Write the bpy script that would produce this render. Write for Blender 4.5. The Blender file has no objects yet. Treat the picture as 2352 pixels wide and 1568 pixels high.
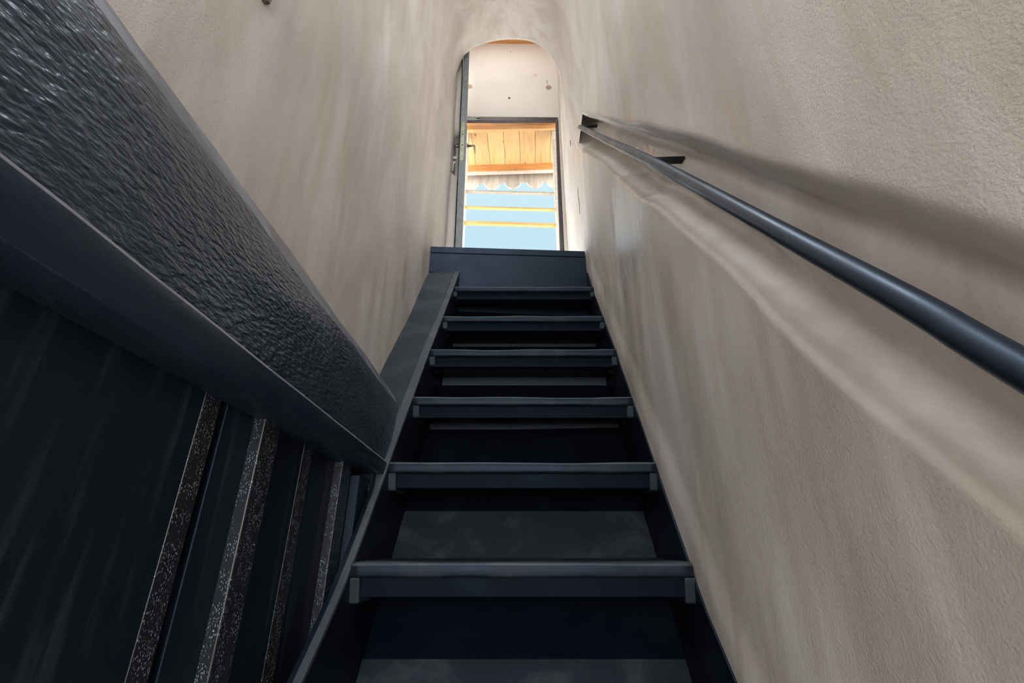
import bpy, bmesh, math, random
import numpy as np
from mathutils import Vector, Matrix, noise
random.seed(7)
C = bpy.context.scene.collection
SC = bpy.context.scene

# ------------------------------------------------------------------ camera
cam_d = bpy.data.cameras.new('camera'); cam = bpy.data.objects.new('camera', cam_d); C.objects.link(cam)
cam_d.sensor_width = 36; cam_d.lens = 16; cam_d.clip_start = 0.01; cam_d.clip_end = 200
cam.location = (0, 0, 0)
cam.rotation_euler = (math.radians(90 + 23.7), 0, math.radians(2.28))
SC.camera = cam
# ------------------------------------------------------------------ colour management
vs = SC.view_settings
vs.view_transform = 'Standard'; vs.look = 'None'; vs.gamma = 1; vs.use_curve_mapping = False
vs.exposure = 0.0
SC.cycles.max_bounces = 14; SC.cycles.diffuse_bounces = 10; SC.cycles.glossy_bounces = 5
SC.cycles.use_denoising = True
SC.cycles.sample_clamp_indirect = 8
# ------------------------------------------------------------------ world: hazy summer sky, brighter towards the horizon
W = bpy.data.worlds.new('sky'); SC.world = W; W.use_nodes = True
nt = W.node_tree; nt.nodes.clear()
tc = nt.nodes.new('ShaderNodeTexCoord'); sx = nt.nodes.new('ShaderNodeSeparateXYZ')
mr = nt.nodes.new('ShaderNodeMapRange'); cr = nt.nodes.new('ShaderNodeValToRGB')
bg = nt.nodes.new('ShaderNodeBackground'); wo = nt.nodes.new('ShaderNodeOutputWorld')
nt.links.new(tc.outputs['Generated'], sx.inputs[0]); nt.links.new(sx.outputs['Z'], mr.inputs[0])
nt.links.new(mr.outputs[0], cr.inputs[0]); nt.links.new(cr.outputs[0], bg.inputs[0]); nt.links.new(bg.outputs[0], wo.inputs[0])
el = cr.color_ramp.elements
el[0].position = 0.0; el[0].color = (1, 1, 1, 1)
# ramp over elevation sine 0..1
el[0].position = 0.0; el[0].color = (1.0, .99, .97, 1)
el[1].position = 0.40; el[1].color = (.80, .86, .92, 1)
for p, c in ((0.52, (.090, .127, .144, 1)), (0.60, (.086, .124, .143, 1)), (0.68, (.098, .135, .147, 1)), (1.0, (.08, .12, .17, 1))):
    e = el.new(p); e.color = c
bg.inputs[1].default_value = 6.5
# ------------------------------------------------------------------ sun (high over the terrace, shining in past the porch edge on to the landing floor)
sd = bpy.data.lights.new('sun', 'SUN'); sd.energy = 37; sd.angle = math.radians(1.5); sd.color = (1, .97, .915)
so = bpy.data.objects.new('sun', sd); C.objects.link(so)
so.rotation_euler = Vector((-.10, -.72, -1.0)).to_track_quat('-Z', 'Y').to_euler(); so.location = (1, 8, 9)
# ------------------------------------------------------------------ added fill lamps behind the camera and from the left
ld = bpy.data.lights.new('rear_fill', 'AREA'); ld.shape = 'RECTANGLE'; ld.size = 1.3; ld.size_y = 1.1
ld.energy = 40; ld.color = (1.0, .98, .965)
lo = bpy.data.objects.new('rear_fill', ld); C.objects.link(lo)
lo.location = (0.0, -2.55, 0.25); lo.rotation_euler = (math.radians(90), 0, 0)
ls = bpy.data.lights.new('side_fill', 'AREA'); ls.shape = 'RECTANGLE'; ls.size = .62; ls.size_y = .6; ls.energy = 8.5; ls.color = (1.0, .985, .975)  # added side fill, placed to brighten the lower right wall
lso = bpy.data.objects.new('side_fill', ls); C.objects.link(lso)
lso.location = (-1.62, -1.0, 1.72); lso.rotation_euler = (math.radians(90), 0, math.radians(-90))

# ------------------------------------------------------------------ added overhead fill above the stairs and the landing, no opening there
for nm, loc, sx_, sy_, en, col_ in (('overhead_fill', (-.09, .12, 3.22), .42, 1.45, 24, (.95, .975, 1.0)), ('landing_fill', (-.22, 2.25, 4.32), .54, .26, 5.2, (1.0, .985, .97))):
    ld2 = bpy.data.lights.new(nm, 'AREA'); ld2.shape = 'RECTANGLE'; ld2.size = sx_; ld2.size_y = sy_; ld2.energy = en; ld2.color = col_
    lo2 = bpy.data.objects.new(nm, ld2); C.objects.link(lo2); lo2.location = loc

# ------------------------------------------------------------------ materials
def mat(name):
    m = bpy.data.materials.new(name); m.use_nodes = True
    n = m.node_tree.nodes; return m, n, m.node_tree.links, n['Principled BSDF']
def nd(n, t, **k):
    x = n.new(t)
    for a, v in k.items(): setattr(x, a, v)
    return x
def coords(n, l, scale=(1, 1, 1), rot=(0, 0, 0)):
    t = n.new('ShaderNodeTexCoord'); mp = n.new('ShaderNodeMapping')
    mp.inputs['Scale'].default_value = scale; mp.inputs['Rotation'].default_value = rot
    l.new(t.outputs['Object'], mp.inputs[0]); return mp.outputs[0]
def noise_tex(n, l, co, scale, detail=4, rough=.6, dist=0):
    t = n.new('ShaderNodeTexNoise'); t.inputs['Scale'].default_value = scale; t.inputs['Detail'].default_value = detail
    t.inputs['Roughness'].default_value = rough; t.inputs['Distortion'].default_value = dist
    l.new(co, t.inputs['Vector']); return t.outputs['Fac']
def ramp(n, l, fac, stops):
    r = n.new('ShaderNodeValToRGB'); e = r.color_ramp.elements
    while len(e) < len(stops): e.new(.5)
    for q, (p, c) in zip(e, stops): q.position = p; q.color = tuple(c) + (1,) if len(c) == 3 else c
    l.new(fac, r.inputs[0]); return r.outputs[0]
def mix(n, l, a, b, fac, mode='MIX'):
    m = n.new('ShaderNodeMix'); m.data_type = 'RGBA'; m.blend_type = mode
    for s, v in ((m.inputs[6], a), (m.inputs[7], b)):
        if isinstance(v, tuple): s.default_value = v if len(v) == 4 else v + (1,)
        else: l.new(v, s)
    if isinstance(fac, (int, float)): m.inputs[0].default_value = fac
    else: l.new(fac, m.inputs[0])
    return m.outputs[2]
def math_n(n, l, op, a, b=None, c=None):
    m = n.new('ShaderNodeMath'); m.operation = op
    for i, v in enumerate((a, b, c)):
        if v is None: continue
        if isinstance(v, (int, float)): m.inputs[i].default_value = v
        else: l.new(v, m.inputs[i])
    return m.outputs[0]
def bump(n, l, p, h, strength, dist, prev=None):
    b = n.new('ShaderNodeBump'); b.inputs['Strength'].default_value = strength; b.inputs['Distance'].default_value = dist
    l.new(h, b.inputs['Height'])
    if prev is not None: l.new(prev, b.inputs['Normal'])
    l.new(b.outputs[0], p.inputs['Normal']); return b.outputs[0]

def plaster(name, dark, mid, light, rough=(.42, .75), fine=.0012, spec=.5, polish=None):
    m, n, l, p = mat(name)
    c1 = coords(n, l, (1, 1, .38)); c0 = coords(n, l)
    big = noise_tex(n, l, c1, 3.2, 5, .6, .8)
    streak = noise_tex(n, l, coords(n, l, (7, 7, .9)), 2.0, 5, .6, .5)
    s = math_n(n, l, 'ADD', math_n(n, l, 'MULTIPLY', big, .6), math_n(n, l, 'MULTIPLY', streak, .4))
    base = ramp(n, l, s, [(.38, dark), (.5, mid), (.61, light)])
    tint = noise_tex(n, l, c0, 2.1, 3, .5)
    base = mix(n, l, base, mix(n, l, base, (.97, .965, 1.0), 1.0, 'MULTIPLY'), ramp(n, l, tint, [(.42, (0, 0, 0)), (.6, (1, 1, 1))]))
    l.new(base, p.inputs['Base Color'])
    rr = n.new('ShaderNodeMapRange'); rr.inputs[1].default_value = .35; rr.inputs[2].default_value = .65
    rr.inputs[3].default_value = rough[0]; rr.inputs[4].default_value = rough[1]
    l.new(streak, rr.inputs[0]); l.new(rr.outputs[0], p.inputs['Roughness'])
    p.inputs['Specular IOR Level'].default_value = spec
    if polish:      # patch rubbed smooth by hands below the rail
        sp = n.new('ShaderNodeSeparateXYZ'); l.new(c0, sp.inputs[0])
        dy = math_n(n, l, 'DIVIDE', math_n(n, l, 'SUBTRACT', sp.outputs['Y'], polish[0]), polish[2])
        dz = math_n(n, l, 'DIVIDE', math_n(n, l, 'SUBTRACT', sp.outputs['Z'], polish[1]), polish[3])
        d2 = math_n(n, l, 'ADD', math_n(n, l, 'MULTIPLY', dy, dy), math_n(n, l, 'MULTIPLY', dz, dz))
        d2 = math_n(n, l, 'ADD', d2, math_n(n, l, 'MULTIPLY', math_n(n, l, 'SUBTRACT', streak, .5), 2.2))
        k = ramp(n, l, d2, [(.35, (1, 1, 1)), (1.0, (0, 0, 0))])
        mx = n.new('ShaderNodeMix'); l.new(k, mx.inputs[0]); l.new(rr.outputs[0], mx.inputs[2]); mx.inputs[3].default_value = .22
        l.new(mx.outputs[0], p.inputs['Roughness'])
    f1 = noise_tex(n, l, c0, 300, 3, .6)
    f2 = noise_tex(n, l, coords(n, l, (1, 1, .5)), 14, 4, .6)
    b1 = bump(n, l, p, f2, .3, .0028)
    bump(n, l, p, f1, .7, fine, b1)
    return m
M_PL = plaster('troweled_plaster', (.50, .458, .408), (.60, .565, .522), (.69, .666, .635), (.32, .72))
M_PLR = plaster('troweled_plaster_with_polished_patch', (.50, .458, .408), (.60, .565, .522), (.69, .666, .635), (.32, .72), polish=(1.16, .93, .26, .30))
M_WHITE = plaster('white_plaster', (.68, .64, .585), (.72, .68, .63), (.75, .72, .67), (.6, .8), .0008)

def paint(name, col, rough=.42, grain=(1, 1, 1), gs=30, gd=.0012, dust=(.05, .055, .065), dustamt=.35, fine=.0006, spec=.5, fs=260):
    m, n, l, p = mat(name)
    c = coords(n, l, grain); c0 = coords(n, l)
    g = noise_tex(n, l, c, gs, 5, .6, .4)
    big = noise_tex(n, l, c0, 7, 5, .65, .6)
    f = ramp(n, l, big, [(.48, (0, 0, 0)), (.75, (dustamt,) * 3)])
    base = mix(n, l, col, dust, f)
    l.new(base, p.inputs['Base Color'])
    rr = n.new('ShaderNodeMapRange'); rr.inputs[1].default_value = .3; rr.inputs[2].default_value = .7
    rr.inputs[3].default_value = rough - .08; rr.inputs[4].default_value = rough + .12
    l.new(big, rr.inputs[0]); l.new(rr.outputs[0], p.inputs['Roughness'])
    p.inputs['Specular IOR Level'].default_value = spec
    p.inputs['Specular Tint'].default_value = (.48, .70, 1.0, 1)
    b1 = bump(n, l, p, g, .6, gd)
    bump(n, l, p, noise_tex(n, l, c0, fs, 2, .5), .5, fine, b1)
    return m
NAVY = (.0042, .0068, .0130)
M_TREAD = paint('black_painted_wood', (.010, .0135, .020), .46, (1, 9, 9), 9, spec=.3, dust=(.05,.055,.065), dustamt=.6)
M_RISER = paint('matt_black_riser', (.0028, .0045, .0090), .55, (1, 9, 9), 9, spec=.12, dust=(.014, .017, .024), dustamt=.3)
M_LINING = paint('lit_black_board', (.024, .029, .039), .5, (1, 7, 7), 7, spec=.3, dust=(.085, .094, .11), dustamt=.8)  # paler black that paints in the lit patch on the lining
M_BACK = paint('lit_strip_grey', (.075, .085, .10), .5, (1, 9, 9), 8, spec=.3)  # pale grey paints the lit strips seen between the steps
M_EDGE = paint('worn_lit_grey_edge', (.050, .056, .064), .5, (9, 1, 1), 20, .001, (.12, .13, .145), .8)  # light on nosings and stringer edge is put into this grey
M_STR = paint('black_painted_stringer', NAVY, .45, (6, 1, 1), 12, spec=.3)
M_COVER = paint('dusty_black_paint', (.026, .031, .037), .50, (1, 1, 1), 9, .002, (.075, .083, .092), .7)
M_FASCIA = paint('smooth_dark_blue_paint', (.008, .0125, .022), .42, (1, 9, 9), 4, .0006, (.014, .02, .03), .25, .0002, .35)
M_TRIM = paint('black_gloss_trim', (.013, .021, .035), .30, (9, 1, 9), 8, .0016, (.032, .043, .062), .4, .0003)

def panel_mat():
    m, n, l, p = mat('black_panel_paint')
    c = coords(n, l, (14, 14, 1.0)); c0 = coords(n, l)
    g = noise_tex(n, l, c, 3.4, 5, .6, .3)
    sc_ = noise_tex(n, l, coords(n, l, (1, 1, .25)), 34, 3, .5, .3)
    f = ramp(n, l, g, [(.54, (0, 0, 0)), (.66, (.7,) * 3)])
    l.new(mix(n, l, (.0055, .0080, .0140), (.028, .034, .046), f), p.inputs['Base Color'])
    p.inputs['Roughness'].default_value = .5; p.inputs['Specular Tint'].default_value = (.48, .70, 1.0, 1)
    b1 = bump(n, l, p, g, .5, .0012); bump(n, l, p, sc_, .3, .0005, b1)
    return m
M_PANEL = panel_mat()
def batten_mat():
    m, n, l, p = mat('black_paint_with_dust_specks')
    c0 = coords(n, l, (1, 1, .45))
    v = nd(n, 'ShaderNodeTexVoronoi'); v.inputs['Scale'].default_value = 560; l.new(c0, v.inputs['Vector'])
    spk = ramp(n, l, v.outputs['Distance'], [(.0, (1, 1, 1)), (.24, (1, 1, 1)), (.34, (0, 0, 0))])
    gate = ramp(n, l, noise_tex(n, l, coords(n, l), 60, 3, .6), [(.42, (0, 0, 0)), (.54, (1, 1, 1))])
    f = mix(n, l, spk, gate, 1.0, 'MULTIPLY')
    l.new(mix(n, l, (.011, .015, .021), (.32, .38, .43), f), p.inputs['Base Color'])
    p.inputs['Roughness'].default_value = .4
    bump(n, l, p, f, .6, .0006)
    return m
M_BATTEN = batten_mat()
def ripple_mat():
    m, n, l, p = mat('rippled_black_plaster')
    co = coords(n, l, (1.0, .42, 1.0), (math.radians(12), 0, 0))
    r1 = noise_tex(n, l, co, 185, 2, .4, .2)
    r2 = noise_tex(n, l, coords(n, l, (1, .5, 1)), 38, 3, .5, .3)
    n2 = noise_tex(n, l, coords(n, l), 6, 4, .6)
    # coat gets smoother close to the shoulder and towards the stair
    big = ramp(n, l, n2, [(.35, (.020, .028, .042)), (.7, (.040, .051, .070))])
    l.new(big, p.inputs['Base Color'])
    p.inputs['Roughness'].default_value = .34; p.inputs['Specular IOR Level'].default_value = .9; p.inputs['Specular Tint'].default_value = (.55, .75, 1.0, 1)
    b1 = bump(n, l, p, r2, .45, .005)
    bump(n, l, p, r1, 1.0, .0045, b1)
    return m
M_RIPPLE = ripple_mat()
M_SHOULDER = paint('lit_black_shoulder', (.09, .105, .135), .34, (1, .3, 1), 24, .003, (.34, .385, .46), 1.0)  # base paled so the shoulder's highlight sits in its colour

def simple(name, col, rough=.5, metal=0, bs=None):
    m, n, l, p = mat(name)
    c = coords(n, l); t = noise_tex(n, l, c, 40, 3)
    d = tuple(v * .82 for v in col); b = tuple(min(1, v * 1.12) for v in col)
    l.new(ramp(n, l, t, [(.35, d), (.65, b)]), p.inputs['Base Color'])
    p.inputs['Roughness'].default_value = rough; p.inputs['Metallic'].default_value = metal
    if bs: bump(n, l, p, noise_tex(n, l, c, bs[0], 3), .5, bs[1])
    return m
M_WORNLIT = simple('worn_lit_trim_edge', (.21, .225, .26), .4)  # worn arris, made paler to paint in the light it catches
M_RAIL = paint('satin_black_steel', (.010, .014, .023), .36, (1, 1, 1), 40, .0001, (.02, .026, .036), .4, .00005, .9)
M_BRKT = simple('black_iron', (.02, .024, .03), .45, .5)
M_LEAF = simple('grey_door_paint', (.19, .22, .235), .5)
M_FRAME = simple('dark_door_frame_paint', (.045, .038, .045), .45)
M_PATCH = simple('bare_grey_primer', (.30, .34, .36), .6)
M_LOCK = simple('dull_brass_plate', (.42, .46, .33), .45, .3)
M_STEEL = simple('worn_nickel', (.20, .17, .14), .35, .9)
M_KEY = simple('bright_key_metal', (.55, .52, .50), .35, .8)
M_HOLE = simple('dark_hole', (.02, .017, .015), .9)
M_TERR = simple('pale_terrace_stone', (.094, .088, .081), .9)
M_LAND = simple('pale_landing_stone', (.74, .71, .66), .9)
M_DARKF = simple('dark_floor', (.10, .09, .085), .7)
M_POST = simple('cream_painted_wood', (.50, .45, .39), .6)
def wood(name, a, b, c, axis='Y', seed=0, stain=False):
    m, n, l, p = mat(name)
    s = {'Y': (9, .8, 9), 'X': (.8, 9, 9), 'Z': (9, 9, .8)}[axis]
    t = nd(n, 'ShaderNodeObjectInfo')
    co = coords(n, l, s)
    add = n.new('ShaderNodeVectorMath'); add.operation = 'ADD'; l.new(co, add.inputs[0])
    cmb = n.new('ShaderNodeCombineXYZ'); l.new(math_n(n, l, 'MULTIPLY', t.outputs['Random'], 40), cmb.inputs[0]); l.new(cmb.outputs[0], add.inputs[1])
    g = noise_tex(n, l, add.outputs[0], 3.5, 6, .6, 1.2)
    col = ramp(n, l, g, [(.3, a), (.5, b), (.72, c)])
    v = nd(n, 'ShaderNodeTexVoronoi'); v.inputs['Scale'].default_value = 4.2; l.new(coords(n, l, (2.0, 1, 1)), v.inputs['Vector'])
    col = mix(n, l, col, (.16, .065, .015), ramp(n, l, v.outputs['Distance'], [(.0, (.75,) * 3), (.07, (.5,) * 3), (.10, (0, 0, 0))]))
    hs = nd(n, 'ShaderNodeHueSaturation'); l.new(col, hs.inputs['Color'])
    l.new(math_n(n, l, 'ADD', math_n(n, l, 'MULTIPLY', t.outputs['Random'], .3), .85), hs.inputs['Value'])
    l.new(hs.outputs[0], p.inputs['Base Color']); p.inputs['Roughness'].default_value = .5
    bump(n, l, p, g, .3, .001)
    return m
M_PINE = wood('varnished_pine', (.58, .32, .12), (.66, .41, .185), (.70, .47, .24), 'Y')
M_PINEX = wood('varnished_pine_beam', (.40, .17, .045), (.50, .23, .075), (.60, .32, .12), 'X')
M_RAILW = wood('honey_wood_rail', (.70, .38, .12), (.80, .47, .18), (.85, .55, .25), 'X')
M_WEATH = wood('weathered_pale_wood', (.30, .265, .22), (.41, .37, .32), (.50, .455, .39), 'Z')

# ------------------------------------------------------------------ object helpers
def tag(o, label=None, cat=None, group=None, kind=None):
    if label: o['label'] = label
    if cat: o['category'] = cat
    if group: o['group'] = group
    if kind: o['kind'] = kind
    return o
def empty(name, loc=(0, 0, 0)):
    o = bpy.data.objects.new(name, None); o.empty_display_size = .1; o.location = loc; C.objects.link(o); return o
def link(name, me, m, parent=None):
    o = bpy.data.objects.new(name, me); C.objects.link(o)
    if m: me.materials.append(m)
    if parent:
        o.parent = parent
        o.matrix_parent_inverse = Matrix.Translation(parent_world(parent)).inverted()
    return o
def parent_world(p):
    v = Vector(p.location) if p.type == 'EMPTY' else Vector((0, 0, 0))
    return v
def obj(name, bm, m, parent=None, smooth=False, bevel=0, seg=2):
    me = bpy.data.meshes.new(name)
    bmesh.ops.recalc_face_normals(bm, faces=bm.faces)
    bm.to_mesh(me); bm.free()
    if smooth:
        me.polygons.foreach_set('use_smooth', [True] * len(me.polygons))
    o = link(name, me, m, parent)
    if bevel:
        b = o.modifiers.new('bevel', 'BEVEL'); b.width = bevel; b.segments = seg; b.limit_method = 'ANGLE'; b.angle_limit = math.radians(40)
    return o
def hexa(bm, p):            # eight corners: bottom four (counter-clockwise) then top four
    v = [bm.verts.new(q) for q in p]
    for f in ((3, 2, 1, 0), (4, 5, 6, 7), (0, 1, 5, 4), (1, 2, 6, 5), (2, 3, 7, 6), (3, 0, 4, 7)):
        bm.faces.new([v[i] for i in f])
def box(bm, x0, x1, y0, y1, z0, z1):
    hexa(bm, [(x0, y0, z0), (x1, y0, z0), (x1, y1, z0), (x0, y1, z0), (x0, y0, z1), (x1, y0, z1), (x1, y1, z1), (x0, y1, z1)])
def bx(name, m, x0, x1, y0, y1, z0, z1, parent=None, bevel=0):
    bm = bmesh.new(); box(bm, x0, x1, y0, y1, z0, z1); return obj(name, bm, m, parent, bevel=bevel)
def prism(bm, pts, axis, a, b):   # polygon extruded along an axis
    def P(u, v, w):
        return {'X': (w, u, v), 'Y': (u, w, v), 'Z': (u, v, w)}[axis]
    A = [bm.verts.new(P(u, v, a)) for u, v in pts]; B = [bm.verts.new(P(u, v, b)) for u, v in pts]
    bm.faces.new(A); bm.faces.new(B[::-1])
    for i in range(len(pts)):
        j = (i + 1) % len(pts); bm.faces.new((A[i], A[j], B[j], B[i]))
def tube(bm, pts, r, seg=16, cap=True):
    pts = [Vector(p) for p in pts]; rings = []
    for i, p in enumerate(pts):
        d = (pts[min(i + 1, len(pts) - 1)] - pts[max(i - 1, 0)]).normalized()
        a = d.cross(Vector((0, 0, 1)));
        if a.length < 1e-3: a = d.cross(Vector((0, 1, 0)))
        a.normalize(); b = d.cross(a).normalized()
        rr = r[i] if isinstance(r, (list, tuple)) else r
        rings.append([bm.verts.new(p + (a * math.cos(t) + b * math.sin(t)) * rr) for t in [2 * math.pi * k / seg for k in range(seg)]])
    for i in range(len(rings) - 1):
        for k in range(seg):
            k2 = (k + 1) % seg; bm.faces.new((rings[i][k], rings[i][k2], rings[i + 1][k2], rings[i + 1][k]))
    if cap: bm.faces.new(rings[0]); bm.faces.new(rings[-1][::-1])
def grid_mesh(name, X, Y, Z, m, parent=None, smooth=True):
    nr, nc = X.shape
    co = np.stack([X, Y, Z], -1).reshape(-1, 3)
    idx = np.arange(nr * nc).reshape(nr, nc)
    f = np.stack([idx[:-1, :-1], idx[:-1, 1:], idx[1:, 1:], idx[1:, :-1]], -1).reshape(-1, 4)
    me = bpy.data.meshes.new(name)
    me.from_pydata(co.tolist(), [], f.tolist())
    if smooth: me.polygons.foreach_set('use_smooth', [True] * len(me.polygons))
    return link(name, me, m, parent)
def sm(a, b, x):
    t = np.clip((x - a) / (b - a), 0, 1); return t * t * (3 - 2 * t)
def lump(Y, Z, amp, seed):
    rs = np.random.RandomState(seed); r = np.zeros_like(Y)
    for k in range(14):
        f = 2.2 * 1.28 ** k; a = rs.uniform(0, 2 * math.pi)
        r += amp / (1 + .45 * k) * np.sin(f * (np.cos(a) * Y + .6 * np.sin(a) * Z) + rs.uniform(0, 6.28))
    return r

# ================================================================== SETTING
FLOOR = -0.47; CEIL = 4.36; YD = 2.83
RAIL = [(.272 - .19, .095 - .25), (.272, .095), (.325, .168), (.449, .329), (.823, .815), (1.30, 1.415), (1.826, 2.079)]
rY = np.array([p[0] for p in RAIL]); rZ = np.array([p[1] for p in RAIL])
def zr(Y): return np.where(Y > rY[-1], rZ[-1] + (Y - rY[-1]) * 1.26, np.interp(Y, rY, rZ)) - np.where(Y < rY[0], (rY[0] - Y) * 1.32, 0)
# right wall, with the handrail channel pressed into the plaster
ys = np.concatenate([np.linspace(-.6, .1, 12)[:-1], np.linspace(.1, 2.15, 300)[:-1], np.linspace(2.15, 2.9, 24)])
zs = np.concatenate([np.linspace(FLOOR, 2.6, 420)[:-1], np.linspace(2.6, CEIL + .04, 50)])
Yg, Zg = np.meshgrid(ys, zs)
w = Zg - zr(Yg)
dep = .055 + .026 * np.clip((Yg - .8), -.4, 1.1)
wav = .010 * np.sin(9 * Yg + 1) + .006 * np.sin(23 * Yg)
prof = (1 - sm(.045 + wav * .5, .122 + wav * .5, w)) * sm(-.168 + wav, -.132 + wav, w)
endf = 1 - sm(1.93, 2.045, Yg)
dep = dep * (1 + .38 * np.exp(-((w + .118 - wav) / .028) ** 2) + .30 * np.exp(-((w - .038) / .024) ** 2))
Xg = .312 + dep * prof * endf + lump(Yg, Zg, .0016, 3) * sm(.0, .9, Yg + .2)
# rounded roll of plaster at the lower edge of the channel
Xg -= .0062 * sm(.14, .02, Zg - (-.036 + 1.288 * (Yg - .97))) * sm(1.95, 1.85, Yg)
Xg += -.012 * sm(2.1, 2.83, Yg)
wr = grid_mesh('wall_right', Xg, Yg, Zg, M_PLR)
tag(wr, 'beige troweled plaster wall on the right with a sloping recess for the handrail', 'wall', kind='structure')
# hairline cracks and chips near the door
def strip(name, pts, wd, m, parent, dx=-.0006):
    bm = bmesh.new(); L = []
    for i, (x, y, z) in enumerate(pts):
        t = wd * math.sin(math.pi * (i + .25) / (len(pts) - .5))
        L.append((bm.verts.new((x + dx, y - t, z)), bm.verts.new((x + dx, y + t, z)), bm.verts.new((x + dx + .002, y + t, z)), bm.verts.new((x + dx + .002, y - t, z))))
    for a, b in zip(L, L[1:]):
        for i in range(4):
            j = (i + 1) % 4; bm.faces.new((a[i], a[j], b[j], b[i]))
    bm.faces.new(L[0]); bm.faces.new(L[-1][::-1])
    return obj(name, bm, m, parent)
CR = lambda y: .312 - .012 * (y - 2.1) / .73 - .002
strip('crack', [(CR(2.13) - .002, 2.13 + .010 * math.sin(i * .9) * (i > 0), 1.93 - i * .028) for i in range(8)], .0022, M_HOLE, wr)
strip('chip', [(CR(2.3) - .002, 2.30 + .006 * math.sin(i * 2.1), 2.50 - i * .012) for i in range(5)], .006, M_HOLE, wr)

# left wall
ys = np.concatenate([np.linspace(.14, 2.05, 150)[:-1], np.linspace(2.05, 2.30, 40)[:-1], np.linspace(2.30, 2.9, 20)]); zs = np.linspace(FLOOR, CEIL + .04, 260)
Yg, Zg = np.meshgrid(ys, zs)
Xg = -.492 + lump(Yg, Zg, .0022, 11)
cre = .93 + (1.69 - Zg) * .55 * 0 + .25 * sm(2.0, 1.35, Zg)
Xg += .014 * np.exp(-((Yg - (1.00 + .9 * (1.66 - Zg) * 0 + .0)) / .10) ** 2) * sm(1.25, 1.55, Zg) * 0
t_ = Yg - (1.02 + .55 * (1.64 - Zg) * .6)
Xg += .012 * sm(-.012, .0, t_) * (1 - sm(.0, .16, t_)) * sm(1.25, 1.6, Zg)
Xg += .034 * sm(1.95, 2.10, Yg)
_leaf = -.404 - .0205 * (Zg - 1.5) / 1.58 - .108 * (Yg - 2.112) / .678 - .006     # plaster runs up to the back of the open leaf
_y0 = 2.125 + .095 * sm(2.06, 2.12, Zg) * (1 - sm(2.38, 2.44, Zg))
_k = sm(0, .03, Yg - _y0)
Xg = Xg * (1 - _k) + _leaf * _k
wl = grid_mesh('wall_left', Xg, Yg, Zg, M_PL)
tag(wl, 'beige troweled plaster wall on the left above the black ledge', 'wall', kind='structure')

# vaulted ceiling over the stairs, ending in the rounded arch
arch = [(-.497, 2.0), (-.488, 2.35), (-.476, 2.60), (-.464, 2.80), (-.452, 2.925), (-.425, 3.045), (-.388, 3.11), (-.315, 3.175), (-.208, 3.212), (-.086, 3.218),
        (.045, 3.19), (.140, 3.105), (.192, 3.0), (.230, 2.87), (.246, 2.73), (.262, 2.5), (.288, 2.34), (.316, 2.15)]
def catmull(P, n=6):
    out = []
    for i in range(len(P) - 1):
        p0, p1, p2, p3 = P[max(i - 1, 0)], P[i], P[i + 1], P[min(i + 2, len(P) - 1)]
        for k in range(n):
            t = k / n
            out.append(tuple(.5 * ((2 * b) + (c - a) * t + (2 * a - 5 * b + 4 * c - d) * t * t + (3 * b - a - 3 * c + d) * t ** 3) for a, b, c, d in zip(p0, p1, p2, p3)))
    out.append(P[-1]); return out
A = catmull(arch)
yv = np.concatenate([np.linspace(-.62, 1.9, 60)[:-1], np.linspace(1.9, 2.085, 14)])
ax = np.array([p[0] for p in A]); az = np.array([p[1] for p in A])
Xv = np.zeros((len(yv), len(A))); Yv = np.zeros_like(Xv); Zv = np.zeros_like(Xv)
for i, y in enumerate(yv):
    g = sm(0, 1.2, 2.085 - y)                     # widens and rises a little away from the arch
    xc = -.088; wx = (ax - xc) * (1 + g * .0)
    full = np.where(ax < xc, -.497, .318); k = g * .55 * sm(2.0, 2.6, az) * (1 - sm(3.0, 3.2, az))
    Xv[i] = ax * (1 - k) + full * k; Yv[i] = y; Zv[i] = az + .10 * g * sm(2.3, 3.2, az)
    lowl = (ax < xc) * (1 - sm(2.55, 2.85, az))
    Xv[i] = Xv[i] * (1 - lowl) + (-.500 + .036 * sm(1.95, 2.10, y)) * lowl
    Zv[i] += .006 * np.sin(7 * y + 9 * ax) * sm(2.6, 3.0, az)
rd = .022                                          # rounded arris at the arch
for i, y in enumerate(yv):
    t = max(0, (y - (2.085 - rd)) / rd); o = rd * (1 - math.sqrt(max(0, 1 - t * t)))
    cx, cz = -.09, 2.5
    L = np.hypot(Xv[i] - cx, Zv[i] - cz)
    m_ = sm(2.4, 2.8, az)
    Xv[i] += (Xv[i] - cx) / L * o * m_ * .8; Zv[i] += (Zv[i] - cz) / L * o * m_
cl = grid_mesh('ceiling', Xv, Yv, Zv, M_PL)
tag(cl, 'rounded plaster vault over the stairs ending in an arch', 'ceiling', kind='structure')
# masonry above the arch (seen from the landing side) and the timber ceiling beyond
bm = bmesh.new()
pts = [(x, z) for x, z in zip(Xv[-1], Zv[-1])]
lo_, hi_ = [], []
for x, z in pts:
    lo_.append((bm.verts.new((x, 2.086, z)), bm.verts.new((x, 2.086, CEIL + .02))))
for a, b in zip(lo_, lo_[1:]): bm.faces.new((a[0], b[0], b[1], a[1]))
tag(obj('wall_over_arch', bm, M_WHITE), 'white plaster wall face above the arch on its landing side', 'wall', kind='structure')

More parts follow.
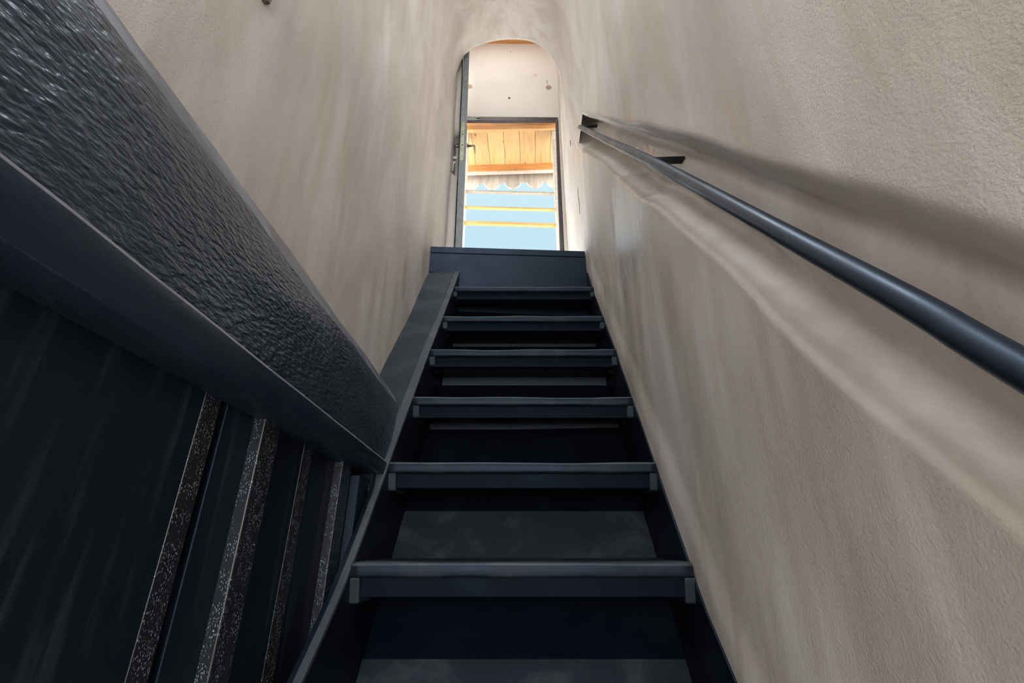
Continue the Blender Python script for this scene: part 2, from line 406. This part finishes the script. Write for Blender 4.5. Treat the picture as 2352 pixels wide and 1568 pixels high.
# door wall above and beside the opening
def zhead(x): return 3.368 - .006 * (x + .508)
def yd(x): return YD + (x + .1) * .045
bm = bmesh.new()
hexa(bm, [(-.52, yd(-.52), zhead(-.52)), (.32, yd(.32), zhead(.32)), (.32, yd(.32) + .05, zhead(.32)), (-.52, yd(-.52) + .05, zhead(-.52)),
          (-.52, yd(-.52), 4.5), (.32, yd(.32), 4.5), (.32, yd(.32) + .05, 4.5), (-.52, yd(-.52) + .05, 4.5)])
def doorwall_mat():
    m, n, l, p = mat('cream_wall_over_door')
    tc = n.new('ShaderNodeTexCoord'); sp = n.new('ShaderNodeSeparateXYZ'); l.new(tc.outputs['Object'], sp.inputs[0])
    co = coords(n, l); nz = noise_tex(n, l, co, 22, 3)
    base = ramp(n, l, noise_tex(n, l, co, 2.5, 3), [(.3, (.69, .70, .67)), (.7, (.74, .75, .725))])
    def blob(cx, cz, rx, rz, col, k, base):
        dx = math_n(n, l, 'DIVIDE', math_n(n, l, 'SUBTRACT', sp.outputs['X'], cx), rx)
        dz = math_n(n, l, 'DIVIDE', math_n(n, l, 'SUBTRACT', sp.outputs['Z'], cz), rz)
        d = math_n(n, l, 'ADD', math_n(n, l, 'MULTIPLY', dx, dx), math_n(n, l, 'MULTIPLY', dz, dz))
        d = math_n(n, l, 'ADD', d, math_n(n, l, 'MULTIPLY', math_n(n, l, 'SUBTRACT', nz, .5), k))
        return mix(n, l, base, col, ramp(n, l, d, [(.85, (1, 1, 1)), (1.0, (0, 0, 0))]))
    base = blob(-.505, 3.745, .040, .030, (.42, .34, .26), 1.8, base)
    base = blob(.215, 3.740, .030, .032, (.36, .29, .23), 1.8, base)
    base = blob(.205, 3.81, .006, .03, (.45, .40, .34), 2.5, base)
    base = blob(.105, 3.90, .016, .02, (.60, .56, .50), 4, base)
    base = blob(-.137, 3.602, .0105, .0125, (.06, .045, .04), .2, base)
    base = blob(-.125, 4.225, .005, .007, (.2, .17, .15), .2, base)
    l.new(base, p.inputs['Base Color']); p.inputs['Roughness'].default_value = .8
    bump(n, l, p, noise_tex(n, l, co, 60, 3), .3, .001)
    return m
M_DW = doorwall_mat()
wd_ = obj('wall_door', bm, M_DW)
tag(wd_, 'cream plaster wall above the door with two bare patches', 'wall', kind='structure')
bm = bmesh.new()   # plaster reveal at the right of the frame
hexa(bm, [(.272, 2.84, 1.3), (.33, 2.84, 1.3), (.33, 3.0, 1.3), (.262, 3.0, 1.3), (.285, 2.84, 3.36), (.33, 2.84, 3.36), (.33, 3.0, 3.36), (.275, 3.0, 3.36)])
hexa(bm, [(-.56, 2.80, 1.3), (-.515, 2.80, 1.3), (-.515, 2.98, 1.3), (-.56, 2.98, 1.3), (-.56, 2.80, 3.45), (-.525, 2.80, 3.45), (-.525, 2.98, 3.45), (-.56, 2.98, 3.45)])
tag(obj('wall_door_reveal', bm, M_WHITE), 'narrow white plaster reveals beside the door frame', 'wall', kind='structure')
tc_ = bx('trim_1', M_PINEX, -.6, .5, 2.09, 3.0, CEIL - .02, CEIL + .03)
tag(tc_, 'strip of orange timber ceiling above the cream wall over the door', 'ceiling trim', kind='structure')
# landing floor
bm = bmesh.new(); hexa(bm, [(-.50, 1.955, 1.30), (.32, 2.045, 1.30), (.32, 2.95, 1.30), (-.50, 2.95, 1.30), (-.50, 1.955, 1.375), (.32, 2.045, 1.375), (.32, 2.95, 1.375), (-.50, 2.95, 1.375)])
tag(obj('floor_landing', bm, M_LAND), 'pale landing floor at the top of the stairs', 'floor', kind='structure')
bm = bmesh.new(); box(bm, -.50, .32, 2.07, 2.12, FLOOR, 1.30)
tag(obj('wall_under_landing', bm, M_PL), 'wall closing the space under the landing', 'wall', kind='structure')
# lower room behind the camera
bm = bmesh.new(); box(bm, -1.7, 1.7, -2.7, 2.15, FLOOR - .05, FLOOR)
tag(obj('floor', bm, M_LAND), 'pale floor of the lower room', 'floor', kind='structure')
bm = bmesh.new(); 
for a in ((-2.7, -1.6, FLOOR, 2.4), (-.4, .16, FLOOR, 2.4), (-1.6, -.4, FLOOR, 1.35), (-1.6, -.4, 2.1, 2.4), (-1.6, -1.36, 1.35, 2.1), (-.64, -.4, 1.35, 2.1)): box(bm, -1.75, -1.65, *a)
tag(obj('wall_room_left', bm, M_PL), 'left wall of the lower room', 'wall', kind='structure')
bm = bmesh.new(); box(bm, 1.7, 1.75, -2.7, -.6, FLOOR, 2.4); tag(obj('wall_room_right', bm, M_PL), 'right wall of the lower room', 'wall', kind='structure')
bm = bmesh.new(); box(bm, -1.75, 1.75, -2.75, -.6, 2.4, 2.45); box(bm, -1.75, -.492, -.6, .16, 2.4, 2.45); tag(obj('ceiling_room', bm, M_PL), 'ceiling of the lower room', 'ceiling', kind='structure')
bm = bmesh.new(); box(bm, -1.75, -.492, .12, .16, FLOOR, 4.4); box(bm, -.53, -.492, -.62, .14, 2.4, 4.4); box(bm, .312, 1.75, -.62, -.58, FLOOR, 4.4); box(bm, -.492, .312, -.62, -.58, 2.4, 4.4)
tag(obj('wall_front', bm, M_PL), 'wall around the foot of the staircase opening', 'wall', kind='structure')
bm = bmesh.new()
for a in ((-1.75, -.70, FLOOR, 2.4), (.70, 1.75, FLOOR, 2.4), (-.70, .70, FLOOR, -.35), (-.70, .70, .85, 2.4)): box(bm, a[0], a[1], -2.75, -2.65, a[2], a[3])
tag(obj('wall_back', bm, M_PL), 'back wall of the lower room with an added window opening', 'wall', kind='structure')
bm = bmesh.new()  # unseen window frame added to go with the rear fill lamp
for a in ((-.70, -.66, -.35, .85), (.66, .70, -.35, .85), (-.66, .66, -.35, -.31), (-.66, .66, .81, .85), (-.02, .02, -.31, .81)): box(bm, a[0], a[1], -2.72, -2.67, a[2], a[3])
tag(obj('added_window_1', bm, M_POST), 'unseen window frame added around the rear fill light in the back wall', 'window', kind='structure')

bm = bmesh.new()  # second unseen window frame, added for the side fill lamp
for a in ((-1.36, -1.32, 1.35, 2.1), (-.68, -.64, 1.35, 2.1), (-1.32, -.68, 1.35, 1.39), (-1.32, -.68, 2.06, 2.1)): box(bm, -1.73, -1.68, *a)
tag(obj('added_window_2', bm, M_POST), 'unseen window frame added around the side fill light in the left wall', 'window', kind='structure')

# ================================================================== STAIRCASE
stair = empty('staircase', (0, .96, FLOOR))
tag(stair, 'steep narrow black painted wooden staircase climbing to the open door', 'staircase')
NL = [(.945, -.036), (1.114, .177), (1.283, .392), (1.445, .612), (1.624, .833), (1.806, 1.077)]
NL = [(.775, -.250)] + NL
XL, XR, SK = -.342, .3035, .026 / .645     # ends of the treads and their slight skew
def ysk(y, x): return y + (x - XL) * SK
THK = .026
def tread(yn, z, idx, parent):
    rs = random.Random(idx)
    bm = bmesh.new(); nx = 40; prof_n = []
    # cross-section: rounded, slightly worn nosing; depth .225
    sec = [(.225, 0), (.06, 0), (.022, 0), (.0045, -.0007), (.001, -.003), (0, -.006), (.0, -.0215), (.0015, -.0250), (.005, -THK), (.06, -THK), (.225, -THK)]
    rows = []
    for i in range(nx + 1):
        x = XL + (XR - XL) * i / nx
        wv = .0022 * noise.noise(Vector((x * 9, idx * 5.3, 0))) ; wz = .0030 * noise.noise(Vector((x * 6, idx * 3.1, 4)))
        e = min(i, nx - i) / nx
        worn = .0025 * sm(0, .25, e) if True else 0
        rows.append([bm.verts.new((x, ysk(yn, x) + dy + (wv if dy < .1 else 0), z + dz + (wz if dy < .02 and dz > -.02 else 0) - (worn * .6 if dz > -.002 and dy < .1 else 0))) for dy, dz in sec])
    n = len(sec)
    for a, b in zip(rows, rows[1:]):
        for k in range(n):
            k2 = (k + 1) % n; bm.faces.new((a[k], a[k2], b[k2], b[k]))
    bm.faces.new(rows[0]); bm.faces.new(rows[-1][::-1])
    o = obj('tread', bm, M_TREAD, parent, smooth=True)
    o.data.materials.append(M_EDGE)          # worn walked edge, greyed further as a painted highlight
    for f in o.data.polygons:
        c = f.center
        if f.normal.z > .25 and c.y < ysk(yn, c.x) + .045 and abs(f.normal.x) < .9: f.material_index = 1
    return o
for i, (yn, z) in enumerate(NL):
    tread(yn, z, i, stair)
    # apron board under the nosing
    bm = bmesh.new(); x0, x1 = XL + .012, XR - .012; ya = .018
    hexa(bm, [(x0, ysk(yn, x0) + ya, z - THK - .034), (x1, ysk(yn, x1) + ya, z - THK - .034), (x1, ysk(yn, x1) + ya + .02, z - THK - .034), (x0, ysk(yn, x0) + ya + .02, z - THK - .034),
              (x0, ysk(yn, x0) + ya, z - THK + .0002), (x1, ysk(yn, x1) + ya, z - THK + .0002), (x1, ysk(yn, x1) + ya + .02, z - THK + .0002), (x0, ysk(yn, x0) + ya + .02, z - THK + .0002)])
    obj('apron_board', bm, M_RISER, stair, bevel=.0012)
    for s, (c0, c1) in enumerate(((XL - .019, XL + .018), (XR - .018, XR + .0065))):
        bm = bmesh.new(); h = (.047, .045, .040, .034, .030, .026, .022)[i]
        y0 = ysk(yn, (c0 + c1) / 2) + .003
        hexa(bm, [(c0, y0 + .012, z - THK - h), (c1, y0 + .012, z - THK - h), (c1, y0 + .10, z - THK - h), (c0, y0 + .10, z - THK - h),
                  (c0, y0, z - THK), (c1, y0, z - THK), (c1, y0 + .10, z - THK), (c0, y0 + .10, z - THK)])
        obj('cleat', bm, M_COVER if s == 0 or i else M_COVER, stair, bevel=.004)
# sloping lining boards closing the back of the open steps
for a, b, lm in ((-.46, -.215, M_LINING), (-.215, -.06, M_RISER), (-.06, .075, M_LINING), (.075, .60, M_RISER), (.60, 1.06, M_RISER), (1.06, 1.32, M_RISER)):  # paler board carries a painted lit patch between two treads
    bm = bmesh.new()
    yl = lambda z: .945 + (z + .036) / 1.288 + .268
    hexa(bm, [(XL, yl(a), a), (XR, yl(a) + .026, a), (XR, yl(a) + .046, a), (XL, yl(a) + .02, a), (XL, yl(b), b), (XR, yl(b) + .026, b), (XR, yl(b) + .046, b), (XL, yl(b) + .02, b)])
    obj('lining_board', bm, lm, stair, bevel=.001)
# pale strips added under three treads to stand for light in the gaps
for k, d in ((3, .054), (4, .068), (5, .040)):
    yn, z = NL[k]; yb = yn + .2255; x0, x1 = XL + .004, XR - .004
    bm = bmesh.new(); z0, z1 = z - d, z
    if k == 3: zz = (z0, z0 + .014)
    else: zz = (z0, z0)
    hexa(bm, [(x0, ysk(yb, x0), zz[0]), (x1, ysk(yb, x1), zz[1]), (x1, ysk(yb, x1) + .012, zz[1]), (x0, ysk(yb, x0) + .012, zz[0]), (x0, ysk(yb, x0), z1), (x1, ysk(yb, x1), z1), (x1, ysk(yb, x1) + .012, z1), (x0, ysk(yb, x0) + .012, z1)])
    obj('lit_back_strip', bm, M_BACK, stair, bevel=.001)
# stringers: edge follows the nosing line, inner faces close the ends of the treads
SL = 1.288
def nose(y): return -.036 + SL * (y - .945)
def zline(y):   # upper edge of the stringer
    P = [(.60, -.40), (.70, -.285), (.81, -.183), (.861, -.135), (.908, -.090), (.948, -.044), (1.081, .130), (1.182, .270), (1.274, .386), (1.445, .610), (1.624, .831), (1.795, 1.050), (2.02, 1.34)]
    return float(np.interp(y, [p[0] for p in P], [p[1] for p in P]))
def stringer(x0, x1, parent, sk):
    bm = bmesh.new(); rows = []
    Y = [.60, .70, .81, .861, .908, .948, 1.0, 1.081, 1.182, 1.274, 1.36, 1.445, 1.53, 1.624, 1.71, 1.795, 1.9, 1.975]
    for y in Y:
        z = zline(y) + .0015 * noise.noise(Vector((y * 9, x0, 0))) - (.022 if x0 > 0 else 0); yy = y + sk
        rows.append([bm.verts.new(q) for q in ((x0, yy, z), (x1, yy, z), (x1, yy + .34, z - .04), (x0, yy + .34, z - .04))])
    for a, b in zip(rows, rows[1:]):
        for k in range(4):
            k2 = (k + 1) % 4; bm.faces.new((a[k], a[k2], b[k2], b[k]))
    bm.faces.new(rows[0]); bm.faces.new(rows[-1][::-1])
    return obj('stringer', bm, M_STR, parent, bevel=.0015)
stringer(XL - .024, XL, stair, .002)
stringer(XR, XR + .022, stair, .030)
bm = bmesh.new(); rows = []  # pale strip paints the light along the left stringer's front edge
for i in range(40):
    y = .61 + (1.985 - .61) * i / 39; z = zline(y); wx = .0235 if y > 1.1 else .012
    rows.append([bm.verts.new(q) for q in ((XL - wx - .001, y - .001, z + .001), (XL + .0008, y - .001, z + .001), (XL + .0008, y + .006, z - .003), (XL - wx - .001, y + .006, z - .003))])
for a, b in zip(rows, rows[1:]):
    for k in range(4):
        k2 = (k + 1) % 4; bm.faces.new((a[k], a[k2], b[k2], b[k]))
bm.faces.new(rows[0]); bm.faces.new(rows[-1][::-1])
o = obj('stringer_edge', bm, M_EDGE, stair); o['label'] = 'grey front edge of the left stringer with its lit tone painted in'
# cover board between the left stringer and the wall
bm = bmesh.new(); rows = []
for i in range(17):
    y = 1.06 + (1.955 - 1.06) * i / 16
    zi = nose(y) + .0 if y < 1.9 else nose(y)
    dz = (.040 + .006 * math.sin(y * 11)) * float(1 - sm(1.62, 1.9, y)) + .001
    rows.append([bm.verts.new(q) for q in ((-.5, y, zi - dz), (-.44, y, zi - dz * .55), (-.366, y, zi - .001), (-.366, y + .02, zi - .026), (-.5, y + .02, zi - .075))])
for a, b in zip(rows, rows[1:]):
    for k in range(5):
        k2 = (k + 1) % 5; bm.faces.new((a[k], a[k2], b[k2], b[k]))
bm.faces.new(rows[0]); bm.faces.new(rows[-1][::-1])
obj('cover_board', bm, M_COVER, stair, smooth=False)
# landing fascia and its nosing strip
YA, YB = 1.925, 2.035
def ylf(x): return YA + (x + .50) / .81 * (YB - YA)
def fas(name, x0, x1, z0a, z0b, z1a, z1b, dy, th, m):
    bm = bmesh.new()
    hexa(bm, [(x0, ylf(x0) + dy, z0a), (x1, ylf(x1) + dy, z0b), (x1, ylf(x1) + dy + th, z0b), (x0, ylf(x0) + dy + th, z0a),
              (x0, ylf(x0) + dy, z1a), (x1, ylf(x1) + dy, z1b), (x1, ylf(x1) + dy + th, z1b), (x0, ylf(x0) + dy + th, z1a)])
    return obj(name, bm, m, stair, bevel=.0015)
ZT = lambda x: 1.384 + (x + .50) * .030
fas('landing_nosing', -.494, .306, ZT(-.494) - .036, ZT(.306) - .036, ZT(-.494), ZT(.306), -.004, .07, M_FASCIA)
bm = bmesh.new()
for x0, x1, zb0 in ((-.494, -.356, 1.235), (-.356, .308, 1.02)):
    hexa(bm, [(x0, ylf(x0), zb0), (x1, ylf(x1), zb0), (x1, ylf(x1) + .018, zb0), (x0, ylf(x0) + .018, zb0), (x0, ylf(x0), ZT(x0) - .038), (x1, ylf(x1), ZT(x1) - .038), (x1, ylf(x1) + .018, ZT(x1) - .038), (x0, ylf(x0) + .018, ZT(x0) - .038)])
obj('landing_fascia', bm, M_FASCIA, stair)

# ================================================================== HANDRAIL
hr = empty('handrail', (.30, .60, .50))
tag(hr, 'round dark steel handrail on brackets in the recess of the right wall', 'handrail')
RP = [(.300, a, b) for a, b in RAIL]
bm = bmesh.new(); tube(bm, catmull(RP, 8), .0118, 32); obj('rail', bm, M_RAIL, hr, smooth=True)
for (y, z, x1) in ((1.812, 2.068, .392), (.823, .820, .372), (.085, -.145, .345)):
    bm = bmesh.new(); box(bm, .302, x1, y - .008, y + .008, z - .0045, z + .0045)
    b_ = obj('bracket', bm, M_BRKT, hr, bevel=.001)

# ================================================================== BLACK LEDGE, TRIM AND PANELLING ON THE LEFT
def cover_z(x, y): return nose(y) - .040 * (-.366 - x) / .134 if x < -.366 else nose(y)
ztop = lambda y: .566 - .080 * (y - .30)
zbot = lambda y: .238 - .066 * (y - .21)
# rows of the profile from the wall over the rounded shoulder down the rippled face
rows_ = []
NP = 26
def prof_pt(k, y):
    t = k / (NP - 1); H = ztop(y) - zbot(y) + .01
    P = [(0, -.494, 0), (.09, -.470, .012), (.20, -.440, .042), (.32, -.405, .092), (.42, -.380, .135), (.54, -.364, .185), (.75, -.357, .26), (1.0, -.354, H)]
    x = np.interp(t, [p[0] for p in P], [p[1] for p in P]); d = np.interp(t, [p[0] for p in P], [p[2] for p in P])
    d = d * (H / .338 if True else 1)
    return x, ztop(y) - d
grid = []
for k in range(NP):
    # where this row runs into the cover board
    lo2, hi2 = .9, 1.6
    for _ in range(40):
        mid = (lo2 + hi2) / 2; x, z = prof_pt(k, mid)
        if z > cover_z(x, mid): lo2 = mid
        else: hi2 = mid
    ye = lo2 + .006
    r = []
    for j in range(140):
        u = j / 139; y = .14 + (ye - .14) * u ** .95
        x, z = prof_pt(k, y)
        x += .0022 * noise.noise(Vector((y * 5, z * 14, 1))) * 2 + .0012 * noise.noise(Vector((y * 22, z * 30, 3)))
        if k == 0: x = -.50
        r.append((x, y, z + (.004 * noise.noise(Vector((y * 7, 2, 2))) if k < 5 else 0)))
    grid.append(r)
G = np.array(grid)
KS = 10
o1 = grid_mesh('wall_ledge_face', G[KS:, :, 0], G[KS:, :, 1], G[KS:, :, 2], M_RIPPLE)
tag(o1, 'rippled black painted plaster face of the ledge on the left', 'wall', kind='structure')
o2 = grid_mesh('wall_ledge_shoulder', G[:KS + 1, :, 0], G[:KS + 1, :, 1], G[:KS + 1, :, 2], M_SHOULDER)
tag(o2, 'smooth rounded black shoulder of the ledge against the beige wall, highlight painted in', 'wall', kind='structure')
bm = bmesh.new(); cp = [(float(x), float(z)) for x, z in zip(G[:, 0, 0], G[:, 0, 2])] + [(-.50, float(G[-1, 0, 2]))]
prism(bm, cp, 'Y', .1405, .150)
tag(obj('wall_ledge_end', bm, M_SHOULDER), 'painted end face of the black ledge', 'wall', kind='structure')
# trim board with its rounded upper arris
bm = bmesh.new(); rows = []
for j in range(60):
    y = .14 + .965 * j / 59
    zt = zbot(y) + .0012 * noise.noise(Vector((y * 8, 0, 0))); zb = .183 + (y - .21) * -.045 if y > .21 else .183
    sec = [(-.400, zt), (-.351, zt), (-.3472, zt - .0018), (-.345, zt - .0060), (-.345, zb + .002), (-.347, zb), (-.400, zb)]
    rows.append([bm.verts.new((x + .0006 * noise.noise(Vector((y * 10, z * 20, 5))), y, z)) for x, z in sec])
for a, b in zip(rows, rows[1:]):
    for k in range(7):
        k2 = (k + 1) % 7; bm.faces.new((a[k], a[k2], b[k2], b[k]))
bm.faces.new(rows[0]); bm.faces.new(rows[-1][::-1])
tr = obj('trim_2', bm, M_TRIM, smooth=True)
tr.data.materials.append(M_WORNLIT)
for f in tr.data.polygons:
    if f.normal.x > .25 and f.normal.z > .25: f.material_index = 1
tr.modifiers.new('es', 'EDGE_SPLIT').split_angle = math.radians(50)
tag(tr, 'black gloss painted trim board with a worn upper edge painted pale where it catches light under the rippled ledge', 'trim', kind='structure')
for y, z, r in ((.282, .214, .0022), (.375, .196, .0017), (.405, .203, .0013), (.350, .192, .0012), (.268, .205, .0012)):
    bm = bmesh.new(); tube(bm, [(-.3462, y, z), (-.3445, y, z)], r, 12); obj('nail_hole', bm, M_HOLE, tr)
# panelling below
pn = empty('wall_panelling', (-.42, .5, FLOOR))
tag(pn, 'black painted board panelling with vertical battens under the left trim', 'panelling')
PANELS = [(.14, .560), (.575, .648), (.680, .955), (.985, 1.26)]
for a, b in PANELS:
    bx('panel_board', M_PANEL, -.47, -.402, a, b, FLOOR, .20, pn, bevel=.0015)
bx('panel_board', M_PANEL, -.47, -.42, .56, .575, FLOOR, .20, pn)
bx('panel_board', M_PANEL, -.402, -.368, 1.0, 1.26, FLOOR, .13, pn)
for a, b, x in ((.6395, .684, -.385), (.943, .992, -.385)):
    o = bx('batten', M_BATTEN, -.42, x, a, b, FLOOR, .19, pn, bevel=.002); o['label'] = 'batten speckled with pale dust'
o = bx('batten', M_BATTEN, -.42, -.4008, .528, .559, FLOOR, .19, pn, bevel=.001); o['label'] = 'flat strip speckled with pale dust'
o = bx('batten', M_BATTEN, -.42, -.4008, .80, .835, FLOOR, .17, pn, bevel=.001)

# small metal bracket at the top of the left wall
bm = bmesh.new()
prism(bm, [(.470, 1.00), (.478, .965), (.492, .936), (.505, .924), (.515, .930), (.517, .955), (.515, 1.00)], 'X', -.489, -.478)
hk = obj('wall_bracket', bm, M_STEEL, bevel=.003)
tag(hk, 'small rounded metal fitting on the left beige wall at the top of the picture', 'wall fitting')

# ================================================================== DOOR
door = empty('door_1', (-.50, 2.79, 1.38))
tag(door, 'open grey painted door with brass lock plate standing in the landing', 'door', kind='structure')
def lean(z): return -.0205 * (z - 1.5) / 1.58        # the leaf hangs a touch out of plumb
FE = 2.112; HY = 2.79
def leaf_pt(x_free, y, z): return (x_free + lean(z) - .108 * (y - FE) / (HY - FE), y, z)
bm = bmesh.new()
zt_, zb_ = 3.30, 1.39
P = []
for z in (zb_, zt_):
    P += [leaf_pt(-.404, FE, z), leaf_pt(-.364, FE, z), leaf_pt(-.364, HY, z), leaf_pt(-.404, HY, z)]
hexa(bm, P); leaf = obj('door_leaf', bm, M_LEAF, door, bevel=.002)
bm = bmesh.new(); P = []
for z in (2.153, 2.483):
    P += [(-.397 + lean(z), FE - .002, z), (-.376 + lean(z), FE - .002, z), (-.376 + lean(z), FE + .004, z), (-.397 + lean(z), FE + .004, z)]
hexa(bm, P); lp = obj('lock_plate', bm, M_LOCK, leaf, bevel=.0008); lp['label'] = 'pale brass lock face plate'
for z, r in ((2.449, .0028), (2.395, .0022), (2.372, .0045), (2.281, .0050), (2.243, .002), (2.230, .002), (2.192, .0028)):
    bm = bmesh.new(); tube(bm, [(-.3865 + lean(z), FE - .0026, z), (-.3865 + lean(z), FE - .0015, z)], r, 12); obj('screw', bm, M_HOLE, lp)
for s in (-1, 1):
    xf = (-.404 if s < 0 else -.364) + lean(2.33)
    bm = bmesh.new(); x1 = xf + s * .047; z = 2.322
    tube(bm, [(xf, FE + .045, z), (xf + s * .006, FE + .045, z)], .016, 20)
    tube(bm, [(xf, FE + .045, z), (x1 - s * .004, FE + .045, z), (x1, FE + .049, z), (x1, FE + .07, z), (x1, FE + .105, z)], [.0075, .0065, .006, .0045, .0045], 14)
    h = obj('door_handle', bm, M_STEEL, leaf, smooth=True)
xf = -.404 + lean(2.2)
bm = bmesh.new(); tube(bm, [(xf, FE + .045, 2.225), (xf - .018, FE + .045, 2.225)], .004, 12); obj('lock_cylinder', bm, M_STEEL, leaf)
# frame: dark head and right jamb, hinge jamb behind the leaf
bm = bmesh.new(); x0, x1 = -.515, .283; hx = lambda x: zhead(x)
hexa(bm, [(x0, yd(x0) - .004, hx(x0) - .052), (x1, yd(x1) - .004, hx(x1) - .042), (x1, yd(x1) + .022, hx(x1) - .042), (x0, yd(x0) + .022, hx(x0) - .052),
          (x0, yd(x0) - .004, hx(x0)), (x1, yd(x1) - .004, hx(x1)), (x1, yd(x1) + .022, hx(x1)), (x0, yd(x0) + .022, hx(x0))])
dh = obj('door_frame', bm, M_FRAME, door, bevel=.002)
bm = bmesh.new()
prism(bm, [(-.50, 3.322), (-.50, 3.358), (-.45, 3.362), (-.39, 3.356), (-.415, 3.346), (-.428, 3.338), (-.41, 3.330), (-.39, 3.325), (-.44, 3.319)], 'Y', yd(-.45) - .0065, yd(-.45) - .0025)
o = obj('paint_patch', bm, M_PATCH, dh); o['label'] = 'unpainted pale grey patch'
bm = bmesh.new()
hexa(bm, [(.236, 2.825, 1.37), (.262, 2.825, 1.37), (.262, 2.90, 1.37), (.236, 2.90, 1.37), (.2635, 2.835, 3.325), (.286, 2.835, 3.325), (.286, 2.90, 3.325), (.2635, 2.90, 3.325)])
obj('door_frame', bm, M_FRAME, door, bevel=.002)
bm = bmesh.new()
hexa(bm, [(-.530, 2.80, 1.37), (-.488, 2.80, 1.37), (-.488, 2.88, 1.37), (-.530, 2.88, 1.37), (-.54, 2.80, 3.33), (-.507, 2.80, 3.33), (-.507, 2.88, 3.33), (-.54, 2.88, 3.33)])
obj('door_frame', bm, M_FRAME, door, bevel=.002)
bm = bmesh.new(); tube(bm, [(.2445, 2.8215, 2.15), (.2455, 2.8215, 2.30)], .003, 8); o = obj('strike_plate', bm, M_KEY, door)
# keys
ks = empty('key_ring', (xf - .02, FE + .045, 2.225))
tag(ks, 'two keys on a ring, one in the lock of the grey door and one hanging', 'keys')
bm = bmesh.new(); kx = xf - .034; ky = FE + .045
tube(bm, [(xf - .018, ky, 2.225), (kx + .011, ky, 2.225)], .0018, 8)
tube(bm, [(kx, ky - .0015, 2.225), (kx, ky + .0015, 2.225)], .013, 20); obj('key', bm, M_KEY, ks)
bm = bmesh.new(); n_ = 24
tube(bm, [(kx - .003 + .009 * math.cos(2 * math.pi * i / n_), ky - .002, 2.207 + .011 * math.sin(2 * math.pi * i / n_)) for i in range(n_ + 1)], .0008, 6, False); obj('ring', bm, M_STEEL, ks)
bm = bmesh.new(); kx -= .008
tube(bm, [(kx, ky - .0015, 2.185), (kx, ky + .0015, 2.185)], .0125, 20)
hexa(bm, [(kx - .003, ky - .001, 2.118), (kx + .002, ky - .001, 2.118), (kx + .002, ky + .001, 2.118), (kx - .003, ky + .001, 2.118),
          (kx - .004, ky - .001, 2.176), (kx + .004, ky - .001, 2.176), (kx + .004, ky + .001, 2.176), (kx - .004, ky + .001, 2.176)])
obj('key', bm, M_KEY, ks)

# ================================================================== OUTSIDE
bm = bmesh.new(); box(bm, -6, 6, 2.95, 14, 1.25, 1.34)
tag(obj('floor_terrace', bm, M_TERR), 'pale terrace outside the door', 'floor', kind='structure')
pr = empty('porch_roof', (-.13, 3.0, 3.44))
tag(pr, 'small porch roof of orange pine boards with a scalloped edge outside the door', 'porch roof')
ZS = 3.505
bm = bmesh.new(); hexa(bm, [(-.62, 2.985, 3.452), (.45, 2.985, 3.428), (.45, 3.02, 3.428), (-.62, 3.02, 3.452), (-.62, 2.985, 3.56), (.45, 2.985, 3.56), (.45, 3.02, 3.56), (-.62, 3.02, 3.56)])
obj('ledger_board', bm, M_PINEX, pr, bevel=.002)
bm = bmesh.new(); box(bm, -.62, .45, 3.02, 3.06, 3.455, 3.50); obj('batten', bm, M_PINE, pr, bevel=.002)
xb = [-.72, -.573, -.426, -.279, -.132, .015, .162, .309, .456]
xb = [-.655, -.507, -.357, -.206, -.055, .094, .243, .392]
for a, b in zip(xb, xb[1:]):
    bm = bmesh.new(); hexa(bm, [(a + .0015, 3.03, 3.49), (b - .0015, 3.03, 3.49), (b - .0015, 3.56, ZS), (a + .0015, 3.56, ZS), (a + .0015, 3.03, 3.51), (b - .0015, 3.03, 3.51), (b - .0015, 3.56, ZS + .02), (a + .0015, 3.56, ZS + .02)])
    obj('soffit_board', bm, M_PINE, pr, bevel=.0015)
bx('roof_cover', M_WEATH, -.66, .46, 2.90, 3.63, 3.561, 3.58, pr)
bx('beam', M_PINEX, -.66, .46, 3.50, 3.545, 3.418, 3.507, pr, bevel=.003)
bx('edge_batten', M_POST, -.66, .46, 3.503, 3.533, 3.398, 3.4178, pr, bevel=.002)
def scal(x):
    cs = [-.566, -.346, -.134, .093, .292, .50]; z = 3.357
    for c in cs:
        r = .082
        if abs(x - c) < r: z = min(z, 3.357 - .076 * (1 - (abs(x - c) / r) ** 2) ** .6)
    return z
xs_ = [-.655, -.512, -.362, -.206, -.054, .097, .250, .40]
for a, b in zip(xs_, xs_[1:]):
    bm = bmesh.new(); n = 22; pts = []
    for i in range(n + 1):
        x = a + .0003 + (b - a - .0006) * i / n; pts.append((x, scal(x)))
    pts += [(b - .0003, 3.56), (a + .0003, 3.56)]
    prism(bm, pts, 'Y', 3.60, 3.618); obj('scalloped_board', bm, M_WEATH, pr)
for px in (-.578, .245):
    o = bx('porch_post', M_POST, px, px + .052, 3.06, 3.145, 1.34, 3.49)
    tag(o, 'slim cream painted post at the %s side of the porch' % ('left' if px < 0 else 'right'), 'post', 'porch posts beside the door')
# three crossbars between the posts
for (zl, zr_, h, m, lab) in ((2.805, 2.752, .011, M_POST, 'pale topmost crossbar between the porch posts'), (2.630, 2.578, .013, M_RAILW, 'thin orange middle crossbar between the porch posts'), (2.466, 2.415, .026, M_RAILW, 'thickest and lowest orange crossbar between the porch posts')):
    bm = bmesh.new(); x0, x1 = -.527, .246
    hexa(bm, [(x0, 3.09, zl - h / 2), (x1, 3.09, zr_ - h / 2), (x1, 3.12, zr_ - h / 2), (x0, 3.12, zl - h / 2), (x0, 3.09, zl + h / 2), (x1, 3.09, zr_ + h / 2), (x1, 3.12, zr_ + h / 2), (x0, 3.12, zl + h / 2)])
    tag(obj('crossbar', bm, m, bevel=.002), lab, 'crossbar', 'crossbars between the porch posts')
